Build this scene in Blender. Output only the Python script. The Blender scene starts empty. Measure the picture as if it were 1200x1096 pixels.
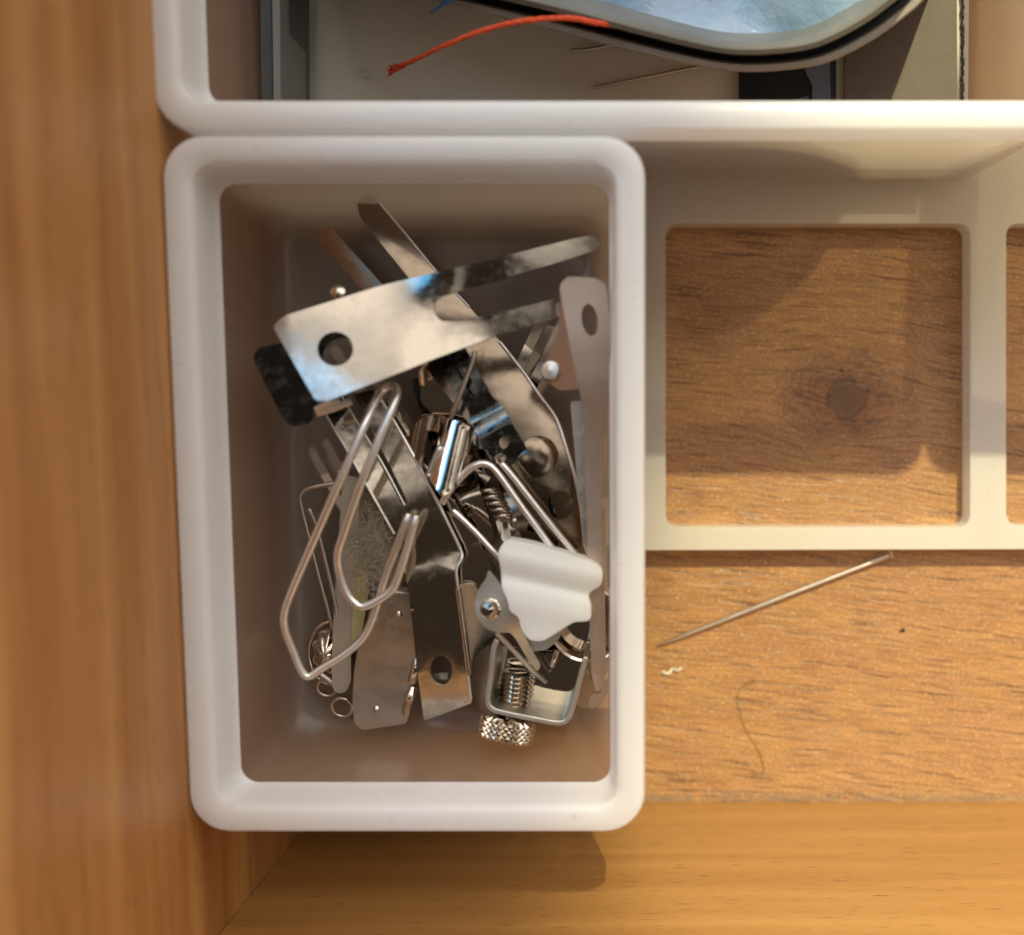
import bpy, bmesh, math, random
from mathutils import Vector, Matrix, noise
random.seed(7)
S = 0.01                       # the scene is worked out in centimetres and built in metres
scn = bpy.context.scene

# ------------------------------------------------------------------ camera
CAM_H, F = 20.0, 1200.0        # camera height over the drawer bottom (cm), focal length (px of a 1200 px wide frame)
PU, PV = 750.0, 595.0          # principal point of the (cropped) photograph
TILT = math.atan(115.0 / F)
cd = bpy.data.cameras.new('camera'); cam = bpy.data.objects.new('camera', cd)
scn.collection.objects.link(cam); scn.camera = cam
cam.location = (0, 0, CAM_H * S); cam.rotation_euler = (-TILT, 0, 0)
cd.sensor_width = 36; cd.lens = 36
cd.shift_x = -(PU - 600) / 1200; cd.shift_y = (PV - 548) / 1200
cd.clip_start = 0.005; cd.clip_end = 50
cd.dof.use_dof = True; cd.dof.focus_distance = 0.168; cd.dof.aperture_fstop = 36 / 3.3

LIFT = (0.0, 1.0)              # heights inside the near bin are measured from its raised floor
def zmap(z): return LIFT[0] + z * LIFT[1]
def W(u, v, z=0.0):
    """photo pixel + height (cm) -> point in the drawer (cm)"""
    z = zmap(z)
    x, y, zz = (u - PU), -(v - PV), -F
    c, s = math.cos(-TILT), math.sin(-TILT)
    y, zz = y * c - zz * s, y * s + zz * c
    t = (CAM_H - z) / -zz
    return Vector((x * t, y * t, z))

# ------------------------------------------------------------------ world and lamps
world = bpy.data.worlds.new('World'); scn.world = world; world.use_nodes = True
wn = world.node_tree; wn.nodes.clear()
wo = wn.nodes.new('ShaderNodeOutputWorld'); bg = wn.nodes.new('ShaderNodeBackground')
tc = wn.nodes.new('ShaderNodeTexCoord'); nz = wn.nodes.new('ShaderNodeTexNoise'); cr = wn.nodes.new('ShaderNodeValToRGB')
sx = wn.nodes.new('ShaderNodeSeparateXYZ'); m1 = wn.nodes.new('ShaderNodeMath'); m2 = wn.nodes.new('ShaderNodeMath')
nz.noise_dimensions = '4D'; nz.inputs['W'].default_value = 0.7; nz.inputs['Scale'].default_value = 3.0; nz.inputs['Detail'].default_value = 0.0
# an indoor surround: the room side (+Y) is a pale wall and ceiling, the near side is dim
m1.operation = 'MULTIPLY_ADD'; m1.inputs[1].default_value = 0.42
m2.operation = 'MULTIPLY_ADD'; m2.inputs[1].default_value = 1.0; m2.inputs[2].default_value = -0.22
wn.links.new(tc.outputs['Generated'], sx.inputs[0]); wn.links.new(sx.outputs['Y'], m1.inputs[0])
wn.links.new(tc.outputs['Generated'], nz.inputs['Vector']); wn.links.new(nz.outputs['Fac'], m2.inputs[0])
wn.links.new(m2.outputs[0], m1.inputs[2])
m3 = wn.nodes.new('ShaderNodeMath'); m3.operation = 'ABSOLUTE'; wn.links.new(sx.outputs['X'], m3.inputs[0])
m4 = wn.nodes.new('ShaderNodeMath'); m4.operation = 'MULTIPLY_ADD'; m4.inputs[1].default_value = 0.12
wn.links.new(m3.outputs[0], m4.inputs[0]); wn.links.new(m1.outputs[0], m4.inputs[2]); wn.links.new(m4.outputs[0], cr.inputs['Fac'])
cr.color_ramp.elements[0].position = 0.38; cr.color_ramp.elements[0].color = (0.016, 0.012, 0.009, 1)
cr.color_ramp.elements[1].position = 0.56; cr.color_ramp.elements[1].color = (0.80, 0.75, 0.69, 1)
wn.links.new(cr.outputs['Color'], bg.inputs['Color']); wn.links.new(bg.outputs[0], wo.inputs[0])
bg.inputs['Strength'].default_value = 2.5

def lamp(name, kind, loc, target, power, color, **kw):
    d = bpy.data.lights.new(name, kind); d.energy = power; d.color = color
    for k, v in kw.items(): setattr(d, k, v)
    o = bpy.data.objects.new(name, d); scn.collection.objects.link(o)
    o.location = loc
    o.rotation_euler = (Vector(target) - Vector(loc)).to_track_quat('-Z', 'Y').to_euler()
    return o
KD = Vector((0.0, 1.0, 1.12)).normalized()          # towards the warm spot lamp of the room
AIM = Vector((29.4, -5.0, 6.1)) * S                   # its beam falls right of the clip bin, its edge replacing the phone's shadow
lamp('spot_lamp', 'SPOT', KD * 1.6 + AIM, AIM, 112.0, (1.0, 0.90, 0.53), shadow_soft_size=0.016, spot_size=2 * math.atan(0.30 / 1.6), spot_blend=0.06)
lamp('window_light', 'AREA', (-0.82, 0.61, 1.65), (-0.82, 0.6101, 0), 2.8, (0.10, 0.48, 1.0), shape='RECTANGLE', size=0.74, size_y=0.54)
scn.view_settings.view_transform = 'Standard'; scn.view_settings.look = 'None'
scn.view_settings.exposure = 0.30; scn.view_settings.gamma = 1.0
scn.cycles.max_bounces = 12; scn.cycles.transparent_max_bounces = 16
scn.cycles.sample_clamp_indirect = 4.0

# ------------------------------------------------------------------ material helpers
class NT:
    def __init__(s, name):
        s.m = bpy.data.materials.new(name); s.m.use_nodes = True
        s.t = s.m.node_tree; s.t.nodes.clear()
        s.out = s.t.nodes.new('ShaderNodeOutputMaterial')
        tc = s.t.nodes.new('ShaderNodeTexCoord')
        s.co = s.vm('SCALE', tc.outputs['Object'], sc=100.0)     # centimetres
    def put(s, sock, v):
        if hasattr(v, 'is_output') or isinstance(v, bpy.types.NodeSocket): s.t.links.new(v, sock)
        elif v is not None: sock.default_value = v
    def vm(s, op, a, b=None, sc=None):
        n = s.t.nodes.new('ShaderNodeVectorMath'); n.operation = op
        s.put(n.inputs[0], a)
        if b is not None: s.put(n.inputs[1], b)
        if sc is not None: s.put(n.inputs['Scale'], sc)
        return n.outputs['Value'] if op in ('LENGTH', 'DOT_PRODUCT', 'DISTANCE') else n.outputs[0]
    def ma(s, op, a, b=None, c=None, clamp=False):
        n = s.t.nodes.new('ShaderNodeMath'); n.operation = op; n.use_clamp = clamp
        for i, v in enumerate((a, b, c)):
            if v is not None: s.put(n.inputs[i], v)
        return n.outputs[0]
    def noise(s, co, scale, detail=3, rough=0.55, dist=0.0):
        n = s.t.nodes.new('ShaderNodeTexNoise')
        s.put(n.inputs['Vector'], co); s.put(n.inputs['Scale'], scale); s.put(n.inputs['Detail'], detail)
        s.put(n.inputs['Roughness'], rough); s.put(n.inputs['Distortion'], dist)
        return n.outputs['Fac']
    def ramp(s, f, stops):
        n = s.t.nodes.new('ShaderNodeValToRGB'); e = n.color_ramp.elements
        while len(e) < len(stops): e.new(0.5)
        for i, (p, c) in enumerate(stops):
            e[i].position = p; e[i].color = (*c, 1) if hasattr(c, '__len__') else (c, c, c, 1)
        s.put(n.inputs[0], f); return n.outputs[0]
    def mix(s, f, a, b, mode='MIX'):
        n = s.t.nodes.new('ShaderNodeMix'); n.data_type = 'RGBA'; n.blend_type = mode
        s.put(n.inputs[0], f)
        s.put(n.inputs[6], (*a, 1) if isinstance(a, tuple) and len(a) == 3 else a)
        s.put(n.inputs[7], (*b, 1) if isinstance(b, tuple) and len(b) == 3 else b)
        return n.outputs[2]
    def bump(s, h, strength, dist=0.0002):
        n = s.t.nodes.new('ShaderNodeBump'); s.put(n.inputs['Height'], h)
        n.inputs['Strength'].default_value = strength; n.inputs['Distance'].default_value = dist
        return n.outputs[0]
    def sep(s, v):
        n = s.t.nodes.new('ShaderNodeSeparateXYZ'); s.put(n.inputs[0], v); return n.outputs
    def comb(s, x, y, z):
        n = s.t.nodes.new('ShaderNodeCombineXYZ')
        for i, v in enumerate((x, y, z)): s.put(n.inputs[i], v)
        return n.outputs[0]
    def bsdf(s, **k):
        n = s.t.nodes.new('ShaderNodeBsdfPrincipled')
        for key, v in k.items():
            key = key.replace('_', ' ')
            if isinstance(v, tuple) and len(v) == 3 and n.inputs[key].type == 'RGBA': v = (*v, 1)
            s.put(n.inputs[key], v)
        return n.outputs[0]
    def shader(s, typ, **k):
        n = s.t.nodes.new(typ)
        for key, v in k.items():
            if isinstance(v, tuple) and len(v) == 3: v = (*v, 1)
            s.put(n.inputs[key.replace('_', ' ')], v)
        return n.outputs[0]
    def mixs(s, f, a, b):
        n = s.t.nodes.new('ShaderNodeMixShader'); s.put(n.inputs[0], f)
        s.t.links.new(a, n.inputs[1]); s.t.links.new(b, n.inputs[2]); return n.outputs[0]
    def done(s, sh): s.t.links.new(sh, s.out.inputs[0]); return s.m

def metal(name, col, rough, smudge=0.12, bump=0.12, sc=3.0):
    n = NT(name)
    a = n.noise(n.co, sc, 4, 0.6); b = n.noise(n.co, sc * 9, 3, 0.6)
    r = n.ma('ADD', n.ma('MULTIPLY', n.ramp(a, [(0.42, 0.0), (0.7, 1.0)]), smudge), rough)
    r = n.ma('ADD', r, n.ma('MULTIPLY', n.ramp(b, [(0.5, 0.0), (0.75, 1.0)]), smudge * 0.6))
    c = n.mix(n.ramp(a, [(0.45, 0.0), (0.75, 0.55)]), col, tuple(x * 0.72 for x in col))
    return n.done(n.bsdf(Base_Color=c, Metallic=1.0, Roughness=r, Normal=n.bump(n.noise(n.co, 2.2, 2, 0.5), bump, 0.0012)))

M = {}
M['nickel'] = metal('nickel_plate', (0.54, 0.47, 0.385), 0.07, 0.12, 0.035, 1.6)
M['nickel_dark'] = metal('darkened_nickel', (0.37, 0.325, 0.27), 0.06, 0.16, 0.015, 1.3)  # nickel darkened in its base colour to mute the room's reflection
M['darkened_chrome'] = metal('dark_chrome', (0.16, 0.165, 0.155), 0.08, 0.3, 0.02, 6.0)  # base darkened to paint in a dark reflection
M['satin'] = metal('satin_nickel', (0.66, 0.55, 0.475), 0.42, 0.1, 0.03, 1.5)
M['brown_nickel'] = metal('brown_tinted_nickel', (0.23, 0.18, 0.135), 0.15, 0.12, 0.02, 2.0)
M['chrome'] = metal('bright_chrome', (0.66, 0.59, 0.50), 0.04, 0.06, 0.03, 2.0)
M['wire'] = metal('steel_wire', (0.95, 0.93, 0.90), 0.33, 0.08, 0.05)
M['dull'] = metal('dull_nickel', (0.58, 0.51, 0.44), 0.30, 0.14, 0.10)
M['zinc'] = metal('matt_zinc', (0.60, 0.57, 0.50), 0.42, 0.10, 0.10)
M['steel_pin'] = metal('pin_steel', (0.60, 0.55, 0.51), 0.28, 0.1, 0.05)
n = NT('yellowed_strip'); M['yellow'] = n.done(n.bsdf(Base_Color=n.mix(n.noise(n.co, 4), (0.5, 0.46, 0.2), (0.36, 0.32, 0.16)), Roughness=0.4))

def plastic(name, col, tcol, clear, rough, trans=0.45):
    n = NT(name)
    v = n.noise(n.co, 0.9, 3)
    col2 = n.mix(v, col, tuple(c * 0.93 for c in col))
    col2 = n.mix(n.ma('MULTIPLY', n.ramp(n.noise(n.co, 7.0, 2), [(0.70, 0.0), (0.76, 1.0)]), 0.35), col2, (0.3, 0.25, 0.2))
    d = n.shader('ShaderNodeBsdfDiffuse', Color=col2); t = n.shader('ShaderNodeBsdfTranslucent', Color=tcol)
    x = n.mixs(trans, d, t)
    if clear: x = n.mixs(clear, x, n.shader('ShaderNodeBsdfTransparent', Color=(0.96, 0.93, 0.88)))
    f = n.t.nodes.new('ShaderNodeFresnel'); f.inputs[0].default_value = 1.42
    g = n.shader('ShaderNodeBsdfGlossy', Color=(1, 1, 1), Roughness=rough,
                 Normal=n.bump(n.noise(n.co, 14, 3), 0.10, 0.0003))
    gm = n.t.nodes.new('ShaderNodeNewGeometry')
    return n.done(n.mixs(n.ma('MULTIPLY', f.outputs[0], n.ma('SUBTRACT', 1.0, gm.outputs['Backfacing'])), x, g))
M['bin_wall'] = plastic('frosted_bin_wall', (0.60, 0.54, 0.49), (0.88, 0.81, 0.73), 0.45, 0.22, 0.78)  # neutral plastic tinted warm and darker for wood bounce and inner shade
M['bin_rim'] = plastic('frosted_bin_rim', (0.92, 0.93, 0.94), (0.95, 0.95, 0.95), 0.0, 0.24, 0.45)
M['tray'] = plastic('milky_tray', (0.88, 0.87, 0.84), (0.92, 0.90, 0.86), 0.10, 0.32, 0.45)
n = NT('white_nylon')
M['white'] = n.done(n.bsdf(Base_Color=n.mix(n.noise(n.co, 2), (0.80, 0.80, 0.76), (0.74, 0.74, 0.70)), Roughness=0.48,
      Subsurface_Weight=0.7, Subsurface_Radius=(0.004, 0.0035, 0.003), Subsurface_Scale=0.6, Normal=n.bump(n.noise(n.co, 7, 3), 0.15, 0.0004)))

# wood of the drawer bottom: horizontal open-pored grain bending round a knot, granular lacquer with painted sparkle
KN = W(992, 466)
def wood_bottom():
    n = NT('open_grain_veneer'); X, Y, Z = n.sep(n.co)
    dx = n.ma('SUBTRACT', X, KN.x); dy = n.ma('SUBTRACT', Y, KN.y)
    r2 = n.ma('ADD', n.ma('MULTIPLY', n.ma('MULTIPLY', dx, dx), 0.45), n.ma('MULTIPLY', dy, dy))
    g = n.ma('EXPONENT', n.ma('MULTIPLY', r2, -1.1))
    yy = n.ma('SUBTRACT', Y, n.ma('MULTIPLY', n.ma('MULTIPLY', dy, g), 0.62))
    yy = n.ma('ADD', yy, n.ma('MULTIPLY', X, 0.11))
    yy = n.ma('ADD', yy, n.ma('MULTIPLY', n.noise(n.co, 0.22, 2), 0.55))
    gc = n.comb(X, yy, 0.0)
    pore = n.noise(n.vm('MULTIPLY', gc, (0.75, 17.0, 1.0)), 1.0, 2, 0.5)
    pore2 = n.noise(n.vm('MULTIPLY', gc, (1.7, 30.0, 1.0)), 1.0, 2, 0.5)
    band = n.noise(n.vm('MULTIPLY', gc, (0.18, 2.2, 1.0)), 1.0, 3, 0.6)
    blot = n.noise(n.co, 0.55, 3, 0.6)
    c = n.mix(band, (0.35, 0.160, 0.062), (0.66, 0.38, 0.150))
    c = n.mix(n.ma('MULTIPLY', n.ramp(blot, [(0.42, 0.0), (0.68, 1.0)]), 0.5), c, (0.42, 0.205, 0.11))
    p1 = n.ramp(pore, [(0.585, 0.0), (0.64, 1.0)]); p2 = n.ramp(pore2, [(0.62, 0.0), (0.69, 1.0)])
    c = n.mix(n.ma('MULTIPLY', p1, 0.85), c, (0.115, 0.048, 0.022))
    c = n.mix(n.ma('MULTIPLY', p2, 0.50), c, (0.16, 0.07, 0.03))
    pore3 = n.noise(n.vm('MULTIPLY', gc, (1.1, 40.0, 1.0)), 1.0, 3, 0.6)
    c = n.mix(n.ma('MULTIPLY', n.ramp(pore3, [(0.47, 0.0), (0.60, 1.0)]), 0.68), c, (0.17, 0.075, 0.032))
    grit = n.noise(n.co, 28, 2, 0.7)
    c = n.mix(n.ma('MULTIPLY', n.ramp(grit, [(0.35, 1.0), (0.6, 0.0)]), 0.55), c, (0.2, 0.095, 0.040))
    c = n.mix(n.ma('MULTIPLY', n.ramp(n.noise(n.co, 22, 1, 0.5), [(0.60, 0.0), (0.72, 1.0)]), 0.45), c, (1.0, 0.74, 0.36))  # pale gold speckle painted in for the lacquer's sparkle
    # knot: reddish halo, grey-brown eye and black checks
    wob = n.noise(n.co, 2.2, 3)
    rr = n.ma('ADD', n.ma('SQRT', r2), n.ma('MULTIPLY', n.ma('SUBTRACT', wob, 0.5), 0.75))
    c = n.mix(n.ma('MULTIPLY', n.ramp(rr, [(0.40, 1.0), (1.15, 0.0)]), 0.78), c, (0.20, 0.082, 0.042))
    ring = n.ma('SINE', n.ma('MULTIPLY', n.ma('ADD', rr, n.ma('MULTIPLY', pore2, 0.10)), 46.0))
    c = n.mix(n.ma('MULTIPLY', n.ramp(ring, [(0.45, 0.0), (0.95, 1.0)]), n.ma('MULTIPLY', n.ramp(rr, [(0.25, 0.0), (0.45, 1.0), (0.9, 0.7), (1.3, 0.0)]), 0.62)), c, (0.10, 0.042, 0.02))
    dd = n.ma('SQRT', n.ma('ADD', n.ma('MULTIPLY', dx, dx), n.ma('MULTIPLY', n.ma('MULTIPLY', dy, dy), 0.8)))
    dd = n.ma('ADD', dd, n.ma('MULTIPLY', n.ma('SUBTRACT', n.noise(n.co, 3, 3), 0.5), 0.40))
    c = n.mix(n.ma('MULTIPLY', n.ramp(dd, [(0.22, 1.0), (0.37, 0.0)]), 0.72), c, (0.095, 0.055, 0.032))
    c = n.mix(n.ma('MULTIPLY', n.ramp(dd, [(0.27, 0.0), (0.33, 1.0), (0.36, 1.0), (0.42, 0.0)]), 0.55), c, (0.06, 0.03, 0.018))
    chk = n.noise(n.co, 6.5, 2, 0.5)
    k = n.ma('MULTIPLY', n.ramp(chk, [(0.61, 0.0), (0.65, 1.0)]), n.ramp(dd, [(0.28, 0.0), (0.34, 1.0), (0.62, 0.6), (0.9, 0.0)]))
    c = n.mix(k, c, (0.03, 0.018, 0.012))
    h = n.ma('SUBTRACT', n.ma('MULTIPLY', n.noise(n.co, 34, 2, 0.7), 0.8), n.ma('ADD', p1, n.ma('MULTIPLY', p2, 0.6)))
    rough = n.ma('ADD', 0.27, n.ma('MULTIPLY', blot, 0.12))
    return n.done(n.bsdf(Base_Color=c, Roughness=rough, Specular_IOR_Level=0.6, Normal=n.bump(h, 0.45, 0.00010)))
M['wood_bottom'] = wood_bottom()

def wood_side(name, axis, a, b, fleck):
    """smooth beech-like board; the grain runs along the given axis"""
    n = NT(name); X, Y, Z = n.sep(n.co)
    gl, gx = (Y, Z) if axis == 'y' else (X, Z)
    gx = n.ma('ADD', gx, n.ma('MULTIPLY', n.noise(n.co, 0.15, 2), 0.5))
    gc = n.comb(gl, gx, 0.0)
    band = n.noise(n.vm('MULTIPLY', gc, (0.07, 1.5, 1.0)), 1.0, 4, 0.6)
    fine = n.noise(n.vm('MULTIPLY', gc, (0.5, 12.0, 1.0)), 1.0, 3, 0.6)
    fl = n.noise(n.vm('MULTIPLY', gc, (2.2, 20.0, 1.0)), 1.0, 1, 0.5)
    c = n.mix(n.ramp(band, [(0.33, 0.0), (0.67, 1.0)]), a, b)
    c = n.mix(n.ma('MULTIPLY', fine, 0.30), c, tuple(x * 0.55 for x in a))
    f = n.ramp(fl, [(0.66, 0.0), (0.71, 1.0)])
    c = n.mix(n.ma('MULTIPLY', f, fleck), c, (0.13, 0.05, 0.02))
    return n.done(n.bsdf(Base_Color=c, Roughness=0.40, Specular_IOR_Level=0.45, Normal=n.bump(n.ma('SUBTRACT', fine, f), 0.15, 0.0002)))
M['wood_front'] = wood_side('front_board_beech', 'x', (0.34, 0.16, 0.045), (0.45, 0.24, 0.074), 0.6)
M['wood_left'] = wood_side('side_board_beech', 'y', (0.31, 0.125, 0.036), (0.53, 0.265, 0.088), 0.5)

def simple(name, col, rough, col2=None, sc=3.0, bump=0.1, **k):
    n = NT(name); c = n.mix(n.noise(n.co, sc, 4), col, col2 or tuple(x * 0.7 for x in col))
    return n.done(n.bsdf(Base_Color=c, Roughness=rough, Normal=n.bump(n.noise(n.co, sc * 6, 3), bump, 0.0004), **k))
M['orange'] = simple('orange_thread', (0.86, 0.12, 0.03), 0.75, (0.72, 0.08, 0.02), 20)
M['blue'] = simple('blue_thread', (0.05, 0.16, 0.32), 0.8, None, 20)
M['dark_print'] = simple('dark_blue_print', (0.016, 0.02, 0.035), 0.35, (0.006, 0.007, 0.01), 1.4)
M['grey_print'] = simple('grey_blue_print', (0.14, 0.17, 0.26), 0.4)
M['pouch'] = simple('clear_pouch_vinyl', (0.82, 0.80, 0.71), 0.38, (0.70, 0.68, 0.58), 0.35, 0.22)
M['seam'] = simple('pouch_seam', (0.12, 0.11, 0.10), 0.6, (0.05, 0.045, 0.04), 9)
M['slate'] = simple('slate_strip', (0.075, 0.08, 0.085), 0.35)
M['slate_lt'] = simple('pale_slate_strip', (0.25, 0.26, 0.26), 0.3)
M['tin'] = simple('tin_side', (0.20, 0.195, 0.165), 0.28, (0.13, 0.125, 0.105), 1.0)
M['tin_edge'] = simple('tin_paper_edge', (0.36, 0.32, 0.28), 0.5, (0.28, 0.25, 0.22), 6)
M['groove'] = simple('tin_groove', (0.04, 0.038, 0.04), 0.5)
M['foil'] = simple('blue_crumpled_film', (0.06, 0.17, 0.33), 0.12, (0.50, 0.66, 0.80), 0.9, 0.7)
M['brown'] = simple('pouch_shade', (0.13, 0.105, 0.088), 0.6)  # dark tone standing in for shade on the pouch
M['insert'] = simple('taupe_insert', (0.20, 0.155, 0.12), 0.5)
M['fuzz'] = simple('lint_fibre', (0.50, 0.43, 0.32), 0.9)
M['hair'] = simple('dark_hair', (0.06, 0.03, 0.015), 0.5)
M['dust'] = simple('grey_dust', (0.42, 0.36, 0.27), 0.9, (0.17, 0.13, 0.09), 12)
M['bead'] = simple('tiny_bead', (0.9, 0.88, 0.8), 0.1)
M['black'] = simple('black_cavity', (0.012, 0.010, 0.008), 0.5)

# ------------------------------------------------------------------ object helpers
def mark(o, label=None, cat=None, group=None, kind=None):
    if label: o['label'] = label
    if cat: o['category'] = cat
    if group: o['group'] = group
    if kind: o['kind'] = kind
    return o
def thing(name, loc, label, cat, group=None):
    o = bpy.data.objects.new(name, None); scn.collection.objects.link(o)
    o.location = Vector(loc) * S; o.empty_display_size = 0.005
    return mark(o, label, cat, group)
def mesh_obj(name, verts, faces, mat, parent=None, smooth=35, bevel=0.0, label=None, seg=2):
    """verts in cm, world frame"""
    off = (parent_world(parent) / S) if parent else Vector((0, 0, 0))
    if not parent:
        cx = sum((Vector(v) for v in verts), Vector()) / len(verts)
        off = Vector((cx.x, cx.y, min(v[2] for v in verts))) if name not in FIX else Vector()
    me = bpy.data.meshes.new(name)
    me.from_pydata([tuple((Vector(v) - off) * S) for v in verts], [], faces)
    bm = bmesh.new(); bm.from_mesh(me)
    bmesh.ops.remove_doubles(bm, verts=bm.verts, dist=1e-7)
    bmesh.ops.recalc_face_normals(bm, faces=bm.faces)
    for f in bm.faces: f.smooth = True
    lim = math.radians(smooth)
    for e in bm.edges:
        if len(e.link_faces) == 2: e.smooth = e.calc_face_angle(0) < lim
    bm.to_mesh(me); bm.free()
    me.materials.append(mat)
    o = bpy.data.objects.new(name, me); scn.collection.objects.link(o)
    if parent: o.parent = parent
    else: o.location = off * S
    if bevel:
        md = o.modifiers.new('edge', 'BEVEL'); md.width = bevel * S; md.segments = seg
        md.limit_method = 'ANGLE'; md.angle_limit = math.radians(40); md.harden_normals = False
    if label: o['label'] = label
    return o
FIX = {'drawer_bottom', 'drawer_front', 'drawer_side'}
def parent_world(p):
    v = Vector(p.location)
    while p.parent: p = p.parent; v += Vector(p.location)
    return v

def interp(t, knots):
    n = len(knots)
    if t <= knots[0][0]: return knots[0][1] + (t - knots[0][0]) * (knots[1][1] - knots[0][1]) / (knots[1][0] - knots[0][0])
    if t >= knots[-1][0]: return knots[-1][1] + (t - knots[-1][0]) * (knots[-1][1] - knots[-2][1]) / (knots[-1][0] - knots[-2][0])
    sl = [(knots[i + 1][1] - knots[i][1]) / (knots[i + 1][0] - knots[i][0]) for i in range(n - 1)]
    for i in range(n - 1):
        a, za = knots[i]; b, zb = knots[i + 1]
        if t <= b:
            m0 = sl[0] if i == 0 else (sl[i - 1] + sl[i]) / 2
            m1 = sl[-1] if i == n - 2 else (sl[i] + sl[i + 1]) / 2
            h = b - a; k = (t - a) / h
            return (2 * k ** 3 - 3 * k * k + 1) * za + (k ** 3 - 2 * k * k + k) * h * m0 + (3 * k * k - 2 * k ** 3) * zb + (k ** 3 - k * k) * h * m1
def profile(p0, p1, knots, cross=0.0, curl=0.0):
    """height along p0->p1 (photo pixels); cross = slope across, curl = arch across (cm per px, px^2)"""
    d = Vector((p1[0] - p0[0], p1[1] - p0[1])); L = d.length; d /= L
    def f(u, v):
        q = Vector((u - p0[0], v - p0[1])); c = q.x * -d.y + q.y * d.x
        k = interp(q.dot(d) / L, cross) if isinstance(cross, list) else cross
        return interp(q.dot(d) / L, knots) + k * c - curl * c * c
    f.axis = (Vector(p0), d, L, knots)
    return f
def smooth_pts(pts, n=4, closed=True):
    out = []; N = len(pts)
    for i in range(N if closed else N - 1):
        p = [Vector(pts[(i + k) % N] if closed else pts[max(0, min(N - 1, i + k))]) for k in (-1, 0, 1, 2)]
        for j in range(n):
            t = j / n
            out.append(0.5 * ((2 * p[1]) + (p[2] - p[0]) * t + (2 * p[0] - 5 * p[1] + 4 * p[2] - p[3]) * t * t + (3 * p[1] - p[0] - 3 * p[2] + p[3]) * t ** 3))
    if not closed: out.append(Vector(pts[-1]))
    return out
def round_poly(pts, r=5.0, n=4):
    """round the corners of a polygon"""
    out = []; N = len(pts)
    for i in range(N):
        a, b, c = Vector(pts[i - 1][:2]), Vector(pts[i][:2]), Vector(pts[(i + 1) % N][:2])
        rr = pts[i][2] if len(pts[i]) > 2 else r
        d1, d2 = (a - b), (c - b); k = min(rr, d1.length * 0.45, d2.length * 0.45)
        if k < 0.3: out.append(b); continue
        s, e = b + d1.normalized() * k, b + d2.normalized() * k
        for j in range(n + 1):
            t = j / n; out.append((1 - t) ** 2 * s + 2 * t * (1 - t) * b + t * t * e)
    return out
def ellipse(cx, cy, rx, ry=None, rot=0, n=28):
    ry = ry or rx; c, s = math.cos(rot), math.sin(rot)
    return [Vector((cx + rx * math.cos(a) * c - ry * math.sin(a) * s, cy + rx * math.cos(a) * s + ry * math.sin(a) * c))
            for a in (2 * math.pi * i / n for i in range(n))]
def flat_fill(loops):
    """fill an outline with holes: verts (2-D), faces"""
    cu = bpy.data.curves.new('tmp', 'CURVE'); cu.dimensions = '2D'; cu.fill_mode = 'FRONT'
    for lp in loops:
        sp = cu.splines.new('POLY'); sp.points.add(len(lp) - 1); sp.use_cyclic_u = True
        for p, q in zip(sp.points, lp): p.co = (q.x * 0.01, q.y * 0.01, 0, 1)
    ob = bpy.data.objects.new('tmp', cu); scn.collection.objects.link(ob)
    dg = bpy.context.evaluated_depsgraph_get(); me = ob.evaluated_get(dg).to_mesh()
    v = [(a.co.x * 100, a.co.y * 100) for a in me.vertices]; f = [tuple(p.vertices) for p in me.polygons]
    bpy.data.objects.remove(ob); bpy.data.curves.remove(cu)
    return v, f
def plate(name, outline, zf, mat, parent=None, holes=(), th=0.06, r=4, bevel=0.020, step=None, grid=None, label=None, smooth=35, seg=2):
    """sheet-metal blank: an outline with holes, bent to the height profile zf, of real thickness"""
    loops = [round_poly(outline, r)] + [list(h) for h in holes]
    v, f = flat_fill(loops)
    bm = bmesh.new(); bv = [bm.verts.new((x, y, 0)) for x, y in v]
    for q in f:
        try: bm.faces.new([bv[i] for i in q])
        except ValueError: pass
    bmesh.ops.remove_doubles(bm, verts=bm.verts, dist=0.01)
    def cut(co, no):
        bmesh.ops.bisect_plane(bm, geom=bm.verts[:] + bm.edges[:] + bm.faces[:], dist=1e-4, plane_co=co, plane_no=no)
    if hasattr(zf, 'axis'):
        p0, d, L, kn = zf.axis
        n = step or 14
        for i in range(-2, n + 3):
            c = p0 + d * (L * i / n); cut((c.x, c.y, 0), (d.x, d.y, 0))
    if grid:
        us = [q.co.x for q in bm.verts]; vs = [q.co.y for q in bm.verts]
        x = min(us) + grid
        while x < max(us): cut((x, 0, 0), (1, 0, 0)); x += grid
        x = min(vs) + grid
        while x < max(vs): cut((0, x, 0), (0, 1, 0)); x += grid
    # light relaxation of interior kinks comes from smooth shading
    top = bm.faces[:]
    for q in top:
        if q.normal.z < 0: q.normal_flip()
    ex = bmesh.ops.extrude_face_region(bm, geom=top)
    low = {g for g in ex['geom'] if isinstance(g, bmesh.types.BMVert)}
    bm.verts.index_update()
    vs = []; fs = [[q.index for q in fc.verts] for fc in bm.faces]
    for q in bm.verts:
        z = zf(q.co.x, q.co.y); p = W(q.co.x, q.co.y, z)
        if q not in low: p = p - Vector((0, 0, th))
        vs.append(p)
    bm.free()
    return mesh_obj(name, vs, fs, mat, parent, smooth, bevel, label, seg)
def const(z): return lambda u, v: z

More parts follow.
